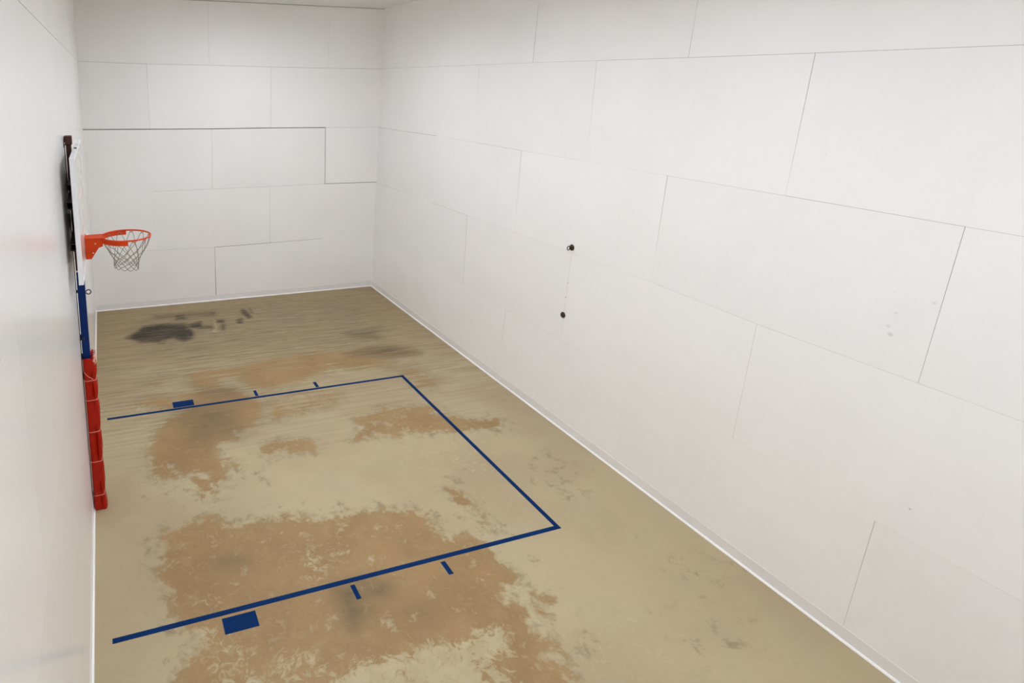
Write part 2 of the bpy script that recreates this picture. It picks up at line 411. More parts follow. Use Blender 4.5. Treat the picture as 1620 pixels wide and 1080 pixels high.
(2,0.3,0.3,[(3.78,-23.82),(4.54,-23.9),(4.67,-24.32),(3.89,-24.08)]),
]


RES = 12
nx, ny = 20 * RES + 1, 46 * RES + 1
gx = np.linspace(0, 20, nx)
gy = np.linspace(0, -46, ny)
GX, GY = np.meshgrid(gx, gy)
masks = np.zeros((4, ny, nx))


def inside(poly):
    ins = np.zeros(GX.shape, bool)
    d2 = np.full(GX.shape, 1e9)
    n = len(poly)
    for i in range(n):
        (x1, y1), (x2, y2) = poly[i], poly[(i + 1) % n]
        cond = (y1 > GY) != (y2 > GY)
        with np.errstate(divide='ignore', invalid='ignore'):
            xc = (x2 - x1) * (GY - y1) / (y2 - y1 if y2 != y1 else 1e-9) + x1
        ins ^= cond & (GX < xc)
        ex, ey = x2 - x1, y2 - y1
        t = np.clip(((GX - x1) * ex + (GY - y1) * ey) / (ex * ex + ey * ey + 1e-9), 0, 1)
        d2 = np.minimum(d2, (GX - x1 - t * ex) ** 2 + (GY - y1 - t * ey) ** 2)
    d = np.sqrt(d2)
    return np.where(ins, d, -d)


for ch, strength, soft, poly in PAINT:
    # far streaks are seen foreshortened, so their edges are soft over a longer distance there
    s = soft * 3.0 + .04
    dist = inside(poly)
    m = np.clip(dist / (2 * s) + 0.65, 0, 1)
    m = m * m * (3 - 2 * m) * (min(1.05, strength * 1.15) if ch == 0 else strength)
    masks[ch] = np.maximum(masks[ch], m)
    if ch == 0:                            # scuffed, greyed coat around every worn patch
        fr = np.clip(1 + dist / 1.1, 0, 1) * .58 * strength
        masks[1] = np.maximum(masks[1], fr)
# dirty, streaked far end
dz = inside([(2.2, -7.5), (2.6, -2.2), (9, -1.2), (17.2, -2.0), (17.8, -8.5), (14.5, -10.5), (9, -10.0), (4, -9.0)])
masks[1] = np.maximum(masks[1], np.clip(dz / 2.4 + .4, 0, 1) * .62)

fv = np.stack([GX * F, GY * F, np.zeros_like(GX)], -1).reshape(-1, 3)
idx = np.arange(nx * ny).reshape(ny, nx)
ff = np.stack([idx[:-1, :-1], idx[1:, :-1], idx[1:, 1:], idx[:-1, 1:]], -1).reshape(-1, 4)
me = bpy.data.meshes.new('floor')
me.vertices.add(len(fv)); me.vertices.foreach_set('co', fv.ravel())
me.loops.add(len(ff) * 4); me.polygons.add(len(ff))
me.loops.foreach_set('vertex_index', ff.ravel().astype(np.int32))
me.polygons.foreach_set('loop_start', np.arange(0, len(ff) * 4, 4, dtype=np.int32))
me.update(calc_edges=True)
att = me.color_attributes.new('wear', 'FLOAT_COLOR', 'POINT')
att.data.foreach_set('color', np.stack([masks[0], masks[1], masks[2], masks[3]], -1).reshape(-1).astype(np.float32))
floor = bpy.data.objects.new('floor', me)
COL.objects.link(floor)
tag(floor, 'worn beige coated concrete floor with brown patches and dark scuffs', kind='structure')

M_FLOOR, nt, b = new_mat('worn_coated_concrete')
L = nt.links
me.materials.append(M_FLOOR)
geo = N(nt, 'ShaderNodeNewGeometry')
at = N(nt, 'ShaderNodeAttribute', attribute_name='wear')
srgb = N(nt, 'ShaderNodeSeparateColor'); L.new(at.outputs['Color'], srgb.inputs[0])


def noise(scale, detail=6, rough=.6, vec=None, dist=0.0):
    n = N(nt, 'ShaderNodeTexNoise'); n.inputs['Scale'].default_value = scale; n.inputs['Detail'].default_value = detail
    n.inputs['Roughness'].default_value = rough; n.inputs['Distortion'].default_value = dist
    L.new(vec if vec is not None else geo.outputs['Position'], n.inputs['Vector'])
    return n.outputs['Fac']


def stretch(v):
    q = N(nt, 'ShaderNodeVectorMath', operation='MULTIPLY'); L.new(geo.outputs['Position'], q.inputs[0]); q.inputs[1].default_value = v
    return q.outputs[0]


def math_(op, a, c, clamp=False):
    q = N(nt, 'ShaderNodeMath', operation=op, use_clamp=clamp)
    for i, s in enumerate((a, c)):
        if isinstance(s, (int, float)): q.inputs[i].default_value = s
        else: L.new(s, q.inputs[i])
    return q.outputs[0]


def mrange(s, a, c, lo=0., hi=1., smooth=True):
    q = N(nt, 'ShaderNodeMapRange'); 
    if smooth: q.interpolation_type = 'SMOOTHSTEP'
    L.new(s, q.inputs['Value'])
    q.inputs['From Min'].default_value = a; q.inputs['From Max'].default_value = c
    q.inputs['To Min'].default_value = lo; q.inputs['To Max'].default_value = hi
    return q.outputs['Result']


def mixf(f, a, c):
    q = N(nt, 'ShaderNodeMix'); L.new(f, q.inputs['Factor']); L.new(a, q.inputs['A']); L.new(c, q.inputs['B']); return q.outputs['Result']


def mixc(f, a, c):
    q = N(nt, 'ShaderNodeMix', data_type='RGBA')
    if isinstance(f, float): q.inputs['Factor'].default_value = f
    else: L.new(f, q.inputs['Factor'])
    for nm, s in (('A', a), ('B', c)):
        if isinstance(s, tuple): q.inputs[nm].default_value = s + (1,)
        else: L.new(s, q.inputs[nm])
    return q.outputs['Result']


sepp = N(nt, 'ShaderNodeSeparateXYZ'); L.new(geo.outputs['Position'], sepp.inputs[0])
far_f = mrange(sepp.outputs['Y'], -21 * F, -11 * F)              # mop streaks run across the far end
iso = noise(5.5, 9, .68, dist=.35)
iso_fine = noise(26, 6, .65)
strk = noise(1.0, 9, .66, stretch((.9, 17.0, 1)))
n_main = mixf(far_f, iso, strk)
n_main = math_('ADD', math_('MULTIPLY', n_main, .8), math_('MULTIPLY', iso_fine, .2))
low = noise(.55, 4, .5)
midn = noise(1.6, 5, .55)

BASE1 = (.462, .376, .232)
BASE2 = (.410, .320, .196)
col = mixc(mrange(low, .38, .64), BASE1, BASE2)
col = mixc(mrange(midn, .45, .75, 0, .35), col, (.40, .35, .225))
# coat darker and browner towards the far end, with broad mop streaks over it
fine_amp = mrange(iso_fine, .3, .7, .97, 1.03, False)
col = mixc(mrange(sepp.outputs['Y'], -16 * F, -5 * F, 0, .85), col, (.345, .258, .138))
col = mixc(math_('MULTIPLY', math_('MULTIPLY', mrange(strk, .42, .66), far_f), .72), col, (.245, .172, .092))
strk2 = noise(1.0, 7, .7, stretch((1.5, 40.0, 1)))
amp = math_('MULTIPLY', math_('SUBTRACT', n_main, .5), 3.3)


def cover(sock, lo=.42, hi=.62, k=1.0):
    s = math_('ADD', sock, math_('MULTIPLY', amp, k))
    # nothing where the mask is empty
    return math_('MULTIPLY', mrange(s, lo, hi), mrange(sock, .02, .25))


RED, GRN, BLU, PAL = srgb.outputs['Red'], srgb.outputs['Green'], srgb.outputs['Blue'], at.outputs['Alpha']
gray = math_('MULTIPLY', cover(GRN, .36, .95, 1.35), .95)
col = mixc(gray, col, (.278, .228, .137))
# thin dark smears inside the dirty far zone
col = mixc(math_('MULTIPLY', math_('MULTIPLY', mrange(strk2, .47, .64), mrange(GRN, .05, .40)), math_('MULTIPLY', far_f, .85)), col, (.16, .115, .06))
spk2 = noise(24, 9, .8, dist=1.5)
col = mixc(math_('MULTIPLY', math_('MULTIPLY', mrange(spk2, .56, .66), mrange(GRN, .10, .45)), .45), col, (.19, .155, .09))
# dirty fringe round the worn patches
fr_n = noise(11, 8, .7, dist=.6)
fringe = math_('MULTIPLY', math_('MULTIPLY', mrange(RED, .02, .30), mrange(fr_n, .42, .66)), .6)
col = mixc(fringe, col, (.285, .232, .135))
brown_tone = mixc(mrange(midn, .35, .65), (.335, .210, .090), (.285, .173, .074))
brown_tone = mixc(mrange(iso, .46, .68, 0, .55), brown_tone, (.385, .268, .138))
brown_tone = mixc(mrange(fr_n, .56, .72, 0, .5), brown_tone, (.23, .14, .065))
brown = math_('MULTIPLY', cover(RED, .30, .88, 1.35), .95)
col = mixc(brown, col, brown_tone)
flk = noise(9, 9, .75, dist=1.2)
pale_s = math_('ADD', PAL, math_('MULTIPLY', math_('SUBTRACT', flk, .5), 3.0))
pale = math_('MULTIPLY', math_('MULTIPLY', mrange(pale_s, .42, .80), mrange(PAL, .02, .25)), .85)
col = mixc(pale, col, mixc(mrange(iso, .4, .65), (.475, .400, .250), (.42, .345, .21)))
# scattered pale flecks where the coat still clings to the worn concrete
col = mixc(math_('MULTIPLY', math_('MULTIPLY', mrange(flk, .60, .70), brown), .5), col, (.45, .36, .215))
soft_dark = math_('MULTIPLY', math_('MULTIPLY', mrange(BLU, .0, .45), mrange(n_main, .30, .62, .45, 1.0)), .95)
col = mixc(soft_dark, col, (.150, .105, .055))
dk_s = math_('ADD', math_('ADD', BLU, math_('MULTIPLY', math_('SUBTRACT', strk2, .5), 4.2)), math_('MULTIPLY', amp, .8))
dark = math_('MULTIPLY', math_('MULTIPLY', mrange(dk_s, .22, .85), mrange(BLU, .30, .60)), .93)
col = mixc(dark, col, (.034, .026, .018))
mulc = N(nt, 'ShaderNodeVectorMath', operation='SCALE'); L.new(col, mulc.inputs[0]); L.new(fine_amp, mulc.inputs['Scale'])
col = mulc.outputs[0]
# fine specks
spk = noise(60, 2, .5)
col = mixc(mrange(spk, .735, .80, 0, .35), col, (.14, .10, .06))
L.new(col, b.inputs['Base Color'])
L.new(mrange(iso, .3, .7, .42, .58), b.inputs['Roughness'])
b.inputs['Specular IOR Level'].default_value = .25
bpn = N(nt, 'ShaderNodeBump'); bpn.inputs['Strength'].default_value = .08; bpn.inputs['Distance'].default_value = .004
L.new(iso_fine, bpn.inputs['Height']); L.new(bpn.outputs['Normal'], b.inputs['Normal'])

# blue court markings, thin raised paint; each piece a part of the floor
H = 0.004


def marking(name, poly, label=None):
    g = Geo(); g.prism(poly, 2, 0.0006, H)
    return g.build(name, M_BLUELINE, floor, label=label)


YF0, YF1, YN0, YN1 = -14.0, -14.17, -25.83, -26.0
XR0, XR1 = 15.34, 15.52
marking('court_line', [(.54, YF1), (.54, YF0), (XR1, YF0), (XR0, YF1)], 'blue lane line farthest from the camera')
marking('court_line', [(XR0, YF1), (XR1, YF0), (XR1, YN1), (XR0, YN0)], 'blue free throw line joining both lane lines')
marking('court_line', [(.53, YN1), (.53, YN0), (XR0, YN0), (XR1, YN1)], 'blue lane line nearest the camera')
for (y0, y1) in ((-13.96, -13.40), (-26.64, -26.10)):
    marking('lane_block', [(3.51, y0), (4.49, y0), (4.49, y1), (3.51, y1)])
    for xa, xb in ((7.48, 7.63), (10.63, 10.80)):
        marking('lane_tick', [(xa, y0), (xb, y0), (xb, y1), (xa, y1)])

# ------------------------------------------------------------------ walls: backing + one part per sheet
YEND = 46.0
TH = 0.010


def place(side, s, z, d):
    """wall coordinates (along, up, depth behind the face) to the room"""
    if side == 'far': return (s, d, z)
    if side == 'right': return (20 + d, -s, z)
    if side == 'left': return (-d, -s, z)
    if side == 'near': return (s, -40 - d, z)


def joint_z(pts, s):
    return float(np.interp(s, [p[0] for p in pts], [p[1] for p in pts]))


def gap_at(gaps, s, default):
    for a, c, g in gaps:
        if a <= s < c: return g
    return default


NONE, FAINT, MED, STRONG, OPEN = .0010, .0045, .0080, .0125, .036


def build_wall(side, length, zpts, zgaps, verts_rows, mat, name, label, z0=0.0, ztop=None, dflt=FAINT, back=0.35, s_start=0.0, vgap=1.0):
    g = Geo()
    zt = (ztop if ztop is not None else 20.35)
    a = [place(side, s, z, d) for z in (z0 - .3, zt) for d in (TH, back) for s in (s_start - (0.35 if side in ('far', 'near') else 0), length + (0.35 if side in ('far', 'near') else 0))]
    g.add(a, [(0, 2, 3, 1), (4, 5, 7, 6), (0, 1, 5, 4), (2, 6, 7, 3), (0, 4, 6, 2), (1, 3, 7, 5)])
    wall = g.build(name, M_BACKING, None, kind='structure', label=label)
    for r, cuts in enumerate(verts_rows):
        zb, zu = zpts[r], zpts[r + 1]
        gb, gu = zgaps[r], zgaps[r + 1]
        cl = [(s_start, s_start, 0, 0)] + sorted([(a_, b_, c_ * vgap, d_ * vgap) for a_, b_, c_, d_ in cuts]) + [(length, length, 0, 0)]
        for i in range(len(cl) - 1):
            st0, sb0, gt0, gb0 = cl[i]
            st1, sb1, gt1, gb1 = cl[i + 1]
            BL, BR = sb0 + gb0 / 2, sb1 - gb1 / 2
            TL, TR = st0 + gt0 / 2, st1 - gt1 / 2

            def edge(pts, gaps, sl, sr, sign):
                bps = sorted({p[0] for p in pts if sl + .05 < p[0] < sr - .05})
                br = sorted({q for x in gaps for q in x[:2] if sl + .05 < q < sr - .05})
                out = [(sl, joint_z(pts, sl) + sign * gap_at(gaps, sl + 1e-3, dflt) / 2)]
                for s in sorted(set(bps + br)):
                    if s in br:
                        out.append((s - .004, joint_z(pts, s) + sign * gap_at(gaps, s - .01, dflt) / 2))
                        out.append((s + .004, joint_z(pts, s) + sign * gap_at(gaps, s + .01, dflt) / 2))
                    else:
                        out.append((s, joint_z(pts, s) + sign * gap_at(gaps, s, dflt) / 2))
                out.append((sr, joint_z(pts, sr) + sign * gap_at(gaps, sr - 1e-3, dflt) / 2))
                return out
            poly = edge(zb, gb, BL, BR, +1) + edge(zu, gu, TL, TR, -1)[::-1]
            q = Geo()
            q.loft([[place(side, s, z, 0) for s, z in poly], [place(side, s, z, TH) for s, z in poly]], True, True)
            q.build('panel', mat, wall)
    return wall


# far wall (8 x 4 ft sheets); several joints have opened into dark gaps
FZ = [[(0, 0), (20, 0)],
      [(0, 3.92), (3.78, 3.95), (8.02, 3.89), (11.94, 3.95), (15.95, 4.02), (20, 3.98)],
      [(0, 8.0), (3.96, 7.93), (7.93, 7.95), (11.93, 7.98), (16, 8.05), (20, 8.04)],
      [(0, 11.92), (7.97, 11.94), (11.96, 11.99), (15.92, 12.0), (20, 12.02)],
      [(0, 15.95), (4, 15.92), (7.89, 15.95), (11.98, 15.95), (16, 15.98), (20, 16.04)],
      [(0, 20.3), (20, 20.3)]]
FG = [[], [(0, 3.3, NONE), (3.3, 8.0, .010), (8.0, 12, .022), (12, 15.95, .017), (15.95, 20, NONE)],
      [(0, 4.1, NONE), (4.1, 16, .010), (16, 20, .030)],
      [(0, 15.92, .046), (15.92, 20, .010)], [(0, 20, .012)], []]
FR = [[(8.0, 8.04, .018, .032), (15.95, 15.95, NONE, NONE)],
      [(4, 4, NONE, NONE), (11.93, 11.95, .010, .013)],
      [(7.97, 7.93, .008, .013), (15.92, 15.99, .034, .030)],
      [(4.0, 4.02, .010, FAINT), (11.98, 11.96, .012, .012)],
      [(7.89, 7.89, .006, .008), (16.03, 16.03, FAINT, .009)]]
wall_far = build_wall('far', 20, FZ, FG, FR, M_FAR, 'wall_far', 'white panelled end wall with dark open joints')
g = Geo(); g.box(-.1, 15.95, .0065, TH - .0005, 11.86, 12.06)
g.build('joint_gap', M_GAP, wall_far)
g = Geo(); g.box(15.86, 16.05, .0065, TH - .0005, 7.98, 12.06); g.build('joint_gap', M_GAP, wall_far)
g = Geo(); g.box(15.93, 20.1, .0065, TH - .0005, 7.98, 8.11); g.build('joint_gap', M_GAP, wall_far)
g = Geo(); g.box(7.9, 12.1, .0075, TH - .0005, 3.82, 4.02); g.build('joint_gap', M_GAP, wall_far)
g = Geo(); g.box(7.97, 8.08, .0075, TH - .0005, 0, 2.6); g.build('joint_gap', M_GAP, wall_far)

RZ = [[(0, 0), (46, 0)],
      [(0, 3.97), (3.78, 4.01), (8.01, 3.99), (12.1, 4.02), (16.06, 4.0), (20.03, 4.02), (23.67, 4.03), (28.03, 3.99), (31.98, 3.91), (34.79, 3.97), (46, 4)],
      [(0, 8.02), (8.0, 8.03), (11.95, 8.03), (16.1, 8.09), (20.02, 8.05), (24.07, 8.05), (27.98, 7.95), (32.01, 7.96), (46, 7.95)],
      [(0, 11.99), (7.88, 12.06), (15.95, 12.03), (20.2, 12.03), (24, 11.99), (28, 11.98), (32, 11.96), (46, 11.96)],
      [(0, 16.06), (8.1, 16.04), (16.1, 16.04), (24, 15.99), (28, 15.98), (46, 15.99)],
      [(0, 20.3), (46, 20.3)]]
RG = [[], [(0, 3.5, NONE), (3.5, 8, .007), (8, 12, FAINT), (12, 16, .003), (16, 20.5, .007), (20.5, 28, FAINT), (28, 29.6, .005), (29.6, 32, .0012), (32, 46, .0045)],
      [(0, 3.9, .012), (3.9, 8, NONE), (8, 12, .011), (12, 13.8, NONE), (13.8, 24, .005), (24, 46, .007)],
      [(0, 8, .014), (8, 11.9, .003), (11.9, 16, .008), (16, 24, .0035), (24, 28, .006), (28, 32, .0095), (32, 46, .006)],
      [(0, 12, .007), (12, 20, .006), (20, 28, .0085), (28, 46, .008)], []]
RR = [[(8, 8, NONE, NONE), (16.06, 16.0, .011, .003), (23.8, 23.8, .001, .0035), (31.98, 31.97, .0055, .003), (40, 40, FAINT, FAINT)],
      [(4, 4, NONE, NONE), (11.95, 12.17, .013, .010), (20.0, 20.03, .005, .003), (28.0, 28.03, .0045, .004), (36, 36, FAINT, FAINT)],
      [(7.88, 8.0, .008, .002), (15.95, 16.1, .012, .003), (24.0, 24.07, .010, .003), (32.01, 32.01, .0065, .0045), (40, 40, FAINT, FAINT)],
      [(3.81, 3.8, .006, .003), (11.84, 11.93, .010, .003), (19.95, 20.15, .009, .002), (27.96, 28.0, .0078, .003), (36, 36, FAINT, FAINT)],
      [(8.1, 8.1, FAINT, .003), (16.0, 16.08, .011, .010), (24.0, 24.03, .006, .007), (32.07, 32.07, .007, .007), (40, 40, FAINT, FAINT)]]
wall_right = build_wall('right', YEND, RZ, RG, RR, M_RIGHT, 'wall_right', 'long white panelled wall facing the hoop', vgap=1.9)

LZ = [[(0, 0), (46, 0)], [(0, 4), (46, 4)], [(0, 8), (46, 8)], [(0, 11.95), (32, 12.05), (46, 12.05)], [(0, 15.97), (28, 16.05), (46, 16.05)], [(0, 20.3), (46, 20.3)]]
LG = [[], [(0, 46, NONE)], [(0, 46, .0025)], [(0, 24, .003), (24, 46, .006)], [(0, 46, .012)], []]
LR = [[(8, 8, NONE, NONE), (16, 16, NONE, NONE), (24, 24, NONE, NONE), (32, 32, NONE, NONE), (40, 40, NONE, NONE)],
      [(4, 4, NONE, NONE), (12, 12, NONE, NONE), (20, 20, NONE, NONE), (28, 28, NONE, NONE), (36, 36, NONE, NONE)],
      [(8, 8, NONE, NONE), (16, 16, NONE, NONE), (24, 24, NONE, NONE), (32.55, 32.28, .014, .012), (40, 40, NONE, NONE)],
      [(4, 4, NONE, NONE), (12, 12, NONE, NONE), (20, 20, NONE, NONE), (28, 28, NONE, NONE), (36, 36, NONE, NONE)],
      [(8, 8, NONE, NONE), (16, 16, NONE, NONE), (24, 24, NONE, NONE), (32, 32, NONE, NONE), (40, 40, NONE, NONE)]]
wall_left = build_wall('left', YEND, LZ, LG, LR, M_LEFT, 'wall_left', 'glossy white panelled wall carrying the basketball goal', dflt=NONE)

# low end wall under the viewing gallery, and the gallery behind it
g = Geo(); g.box(0, 20, -40.0, -39.75, 0, 11.6)
g.build('wall_near', M_FAR, None, kind='structure', label='low white end wall under the viewing gallery')
g = Geo(); g.box(0, 20, -46, -40.0, 11.0, 11.3)
g.build('gallery_floor', M_CEIL, None, kind='structure', label='floor of the viewing gallery')
g = Geo(); g.box(-.35, 20.35, -46.3, -46.0, 0, 20.3)
g.build('wall_gallery', M_FAR, None, kind='structure', label='white rear wall of the viewing gallery')

# ceiling drops a little towards the left wall
ZC = lambda x: 19.70 + 0.0150 * x
g = Geo()
g.prism([(0, ZC(0)), (20, ZC(20)), (20, 20.5), (0, 20.5)], 1, -46, 0)
ceiling = g.build('ceiling', M_CEIL, None, kind='structure', label='flat white ceiling of the hall')

# flat pale base strip with a bright bead at the floor
PROF = [(0.0005, .43), (.008, .43), (.012, .42), (.012, .0005), (.0005, .0005)]
BEAD = [(.012, .062), (.030, .058), (.050, .044), (.064, .024), (.068, .001), (.012, .001)]


def cove(side, s0, s1, name, label):
    g = Geo()
    g.loft([[place(side, s0, z, -d) for d, z in PROF], [place(side, s1, z, -d) for d, z in PROF]], True, True)
    o = g.build(name, M_COVE, None, kind='structure', label=label)
    g = Geo()
    g.loft([[place(side, s0, z, -d) for d, z in BEAD], [place(side, s1, z, -d) for d, z in BEAD]], True, True)
    g.build('floor_bead', M_BEAD, o, smooth=True, label='bright white bead at the floor')
    return o


bf = cove('far', 0.0, 15.88, 'baseboard_far', 'pale cove base along the end wall')
cove('far', 15.9, 20, 'baseboard_far', 'short run of pale cove base by the end wall corner')
cove('right', 0, 40, 'baseboard_right', 'pale cove base along the long right wall')
cove('left', 0, 40, 'baseboard_left', 'pale cove base along the left wall')
# thin dark caulk line where the end wall meets the ceiling
g = Geo(); g.prism([(0, ZC(0) - .035), (20, ZC(20) - .03), (20, ZC(20)), (0, ZC(0))], 1, -.012, -.001)
g.build('trim_1', simple('brown_caulk', (.36, .31, .25), .8, noise=.3, nscale=8), None, kind='structure', label='thin brown caulk line under the ceiling')

# ------------------------------------------------------------------ ceiling lights
for i, (lx, ly) in enumerate(LAMP_SPOTS):
    where = ['end wall, above the left wall side', 'end wall, above the right wall side', 'middle of the court, above the hoop side', 'middle of the court, above the right wall side',
             'near half of the court, above the left wall side', 'near half of the court, above the right wall side', 'viewing gallery edge, above the left wall side', 'viewing gallery edge, above the right wall side'][i]
    t = thing('ceiling_light', 'flush ceiling light over the ' + where, 'ceiling light', 'ceiling lights')
    t.location = (lx * F, ly * F, ZC(lx) * F)
    g = Geo()
    W, Hh = 1.15, 2.15
    for (a0, a1, b0, b1) in ((-W, W, -Hh, -Hh + .12), (-W, W, Hh - .12, Hh), (-W, -W + .12, -Hh + .12, Hh - .12), (W - .12, W, -Hh + .12, Hh - .12)):
        g.box(a0, a1, b0, b1, -.40, -.02)
    g.build('frame', M_FIXT, t)
    g = Geo(); g.box(-W + .13, W - .13, -Hh + .125, Hh - .125, -.09, -.04); g.build('diffuser', M_LAMP, t)

# ------------------------------------------------------------------ basketball goal on the left wall
GY0 = -20.0
goal = thing('basketball_goal', 'wall-side basketball goal with white backboard, orange rim and blue post', 'basketball hoop')

# lower blue post, upper brown post
g = Geo(); g.box(.050, .286, GY0 - .125, GY0 + .125, 0.02, 8.86, .012)
post = g.build('post', M_BLUE, goal, label='blue square lower post')
g = Geo(); g.box(.050, .200, GY0 - .105, GY0 + .105, 8.90, 13.02, .01)
upost = g.build('upper_post', M_BROWN, goal, label='dark brown upper post')
g = Geo(); g.box(.045, .215, GY0 - .115, GY0 + .115, 8.855, 8.90); g.build('post_joint', M_BOLT, goal)
# cap sleeve and its wall flange
g = Geo(); g.box(.010, .235, GY0 - .17, GY0 + .17, 12.93, 13.20, .022)
cap = g.build('post_cap', M_BROWN, goal, label='brown sleeve on top of the post')
g = Geo(); g.box(.0005, .022, GY0 - .42, GY0 + .42, 12.88, 13.13, .008); g.build('wall_flange', M_BROWN, cap)
for s in (-1, 1):
    g = Geo(); g.lathe((.022, GY0 + s * .32, 13.0), 0, [(.028, 0), (.026, .012), (.012, .02)], 10); g.build('bolt', M_BOLT, cap, smooth=True)
# thin steel rail on the wall and spacers that hold the post off it
g = Geo(); g.box(.0005, .014, GY0 - .045, GY0 + .03, 0.45, 12.88); rail = g.build('wall_rail', M_BLACK, goal)
for z, w in ((8.17, .05), (6.55, .12), (5.86, .12), (5.15, .16)):
    g = Geo(); g.prism([(.001, z - w), (.052, z - w * .55), (.052, z + w * .55), (.001, z + w)], 1, GY0 - .06, GY0 + .05)
    g.build('spacer', M_BLACK, rail)
# carriage bolts and eye bolt on the post
g = Geo(); g.lathe((.115, GY0 - .125, 6.54), 1, [(.048, 0), (.046, -.018), (.03, -.04), (.01, -.048)], 14)
g.build('carriage_bolt', M_BLACK, post, smooth=True)
g = Geo()
g.tube([(.28, GY0 - .05, 8.14), (.305, GY0 - .05, 8.14)], .016, 8)
g.tube([(.378 + .075 * math.cos(a), GY0 - .05, 8.14 + .075 * math.sin(a)) for a in np.linspace(math.pi * 1.08, math.pi * 2.9, 22)], .019, 8)
g.build('eye_bolt', M_BLACK, post, smooth=True, label='black eye bolt')

# backboard
bd = Geo(); bd.box(.285, .376, GY0 - 2.94, GY0 + 2.94, 9.40, 12.79)
board = bd.build('backboard', M_BOARD, goal, label='white rectangular backboard')
fr = Geo()
X0, X1 = .256, .388
fr.box(X0, X1, GY0 - 3.0, GY0 - 2.94, 9.34, 12.85)
fr.box(X0, X1, GY0 + 2.94, GY0 + 3.0, 9.34, 12.85)
fr.box(X0, X1, GY0 - 2.94, GY0 + 2.94, 12.79, 12.85)
fr.box(X0, X1, GY0 - 2.94, GY0 + 2.94, 9.34, 9.40)
fr.build('frame', M_BOARDFRAME, board, label='white metal backboard frame')
tg = Geo()
for (a0, a1, c0, c1) in ((-1.0, 1.0, 11.38, 11.55), (-1.0, 1.0, 10.05, 10.22), (-1.0, -.83, 10.22, 11.38), (.83, 1.0, 10.22, 11.38)):
    tg.box(.3762, .3785, GY0 + a0, GY0 + a1, c0, c1)
tg.build('target_square', simple('target_paint', (.70, .50, .44), .2, noise=.1), board, label='faded painted shooting square')
for yy in (-1.6, -.3, 1.0, 2.3):
    g = Geo(); g.box(.285, .37, GY0 + yy, GY0 + yy + .28, 12.8502, 12.90, .012); g.build('frame_clip', M_BOARDFRAME, board)
g = Geo(); g.box(.29, .365, GY0 - .45, GY0 - .33, 12.8502, 12.875); g.build('frame_clip', M_IRON, board, label='dark clip on the top edge')


# brown square tube arms, open at the ends
def sq_tube(name, y0, y1, zc, h=.105, xa=.058, xb=.252, w=.02):
    g = Geo()
    def ring(x0, x1, z0, z1, y): return [(x0, y, z0), (x1, y, z0), (x1, y, z1), (x0, y, z1)]
    o0, o1 = ring(xa, xb, zc - h, zc + h, y0), ring(xa, xb, zc - h, zc + h, y1)
    i0, i1 = ring(xa + w, xb - w, zc - h + w, zc + h - w, y0), ring(xa + w, xb - w, zc - h + w, zc + h - w, y1)
    g.loft([o0, o1, i1, i0, o0])
    return g.build(name, M_ARM, goal)


for zc in (11.44, 10.23):
    t1 = sq_tube('support_arm', GY0 - 2.22, GY0 - .106, zc)
    t2 = sq_tube('support_arm', GY0 + .106, GY0 + 2.22, zc)
    for t, yy in ((t1, GY0 - 2.12), (t2, GY0 + 2.12)):
        g = Geo(); g.lathe((.16, yy, zc - .105), 2, [(.022, 0), (.022, -.03), (.01, -.045)], 8); g.build('bolt', M_BROWN, t)
sq_tube('support_arm', GY0 - 1.3, GY0 - .106, 11.80, .09)
sq_tube('support_arm', GY0 + .106, GY0 + 1.3, 11.80, .09)
# bracket plates between post and rim mount
g = Geo(); g.box(.200, .254, GY0 - .32, GY0 + .32, 9.25, 12.2); g.build('back_plate', M_BROWN, goal)

# rim: ring, brace band, mount, hooks, net
RC, RZ0, RR0 = (1.662, GY0), 9.955, .778
g = Geo()
g.tube([(RC[0] + RR0 * math.cos(a), RC[1] + RR0 * math.sin(a), RZ0) for a in np.linspace(0, 2 * math.pi, 72, endpoint=False)], .027, 10, True)
rim = g.build('rim', M_ORANGE, goal, smooth=True, label='orange steel hoop ring')
g = Geo()
ang = np.linspace(math.radians(88), math.radians(272), 40)
loops = []
for a in ang:
    c, s = math.cos(a), math.sin(a)
    r0, r1 = RR0 - .012, RR0 + .012
    loops.append([(RC[0] + r0 * c, RC[1] + r0 * s, RZ0 - .155), (RC[0] + r1 * c, RC[1] + r1 * s, RZ0 - .155),
                  (RC[0] + r1 * c, RC[1] + r1 * s, RZ0 - .015), (RC[0] + r0 * c, RC[1] + r0 * s, RZ0 - .015)])
g.loft(loops, True, True)
g.build('brace_band', M_ORANGE, rim, smooth=True)
g = Geo()
g.box(.389, .412, GY0 - .25, GY0 + .25, 9.30, 10.02)
g.build('mount_plate', M_ORANGE, rim)
g = Geo()
prof = [(.412, 9.30), (.56, 9.30), (.80, 9.66), (.93, 9.70), (.93, 9.97), (.412, 9.97)]
for s in (-1, 1):
    ya, yb = GY0 + s * .225, GY0 + s * .25
    g.loft([[(x, ya, z) for x, z in prof], [(x, yb, z) for x, z in prof]], True, True)
g.prism([(.412, GY0 - .25), (1.02, GY0 - .30), (.905, GY0 - .15), (.885, GY0), (.905, GY0 + .15), (1.02, GY0 + .30), (.412, GY0 + .25)], 2, 9.965, 9.988)
g.build('mount_bracket', M_ORANGE, rim)
for s, (bx, bz) in ((-1, (.70, 9.80)), (-1, (.62, 9.50)), (1, (.70, 9.80))):
    g = Geo(); g.lathe((bx, GY0 + s * .25, bz), 1, [(.024, 0), (.022, s * .012), (.01, s * .018)], 8); g.build('bolt', M_BOLT, rim, smooth=True)
NH = 12
hook_a = [2 * math.pi * (k + .5) / NH for k in range(NH)]
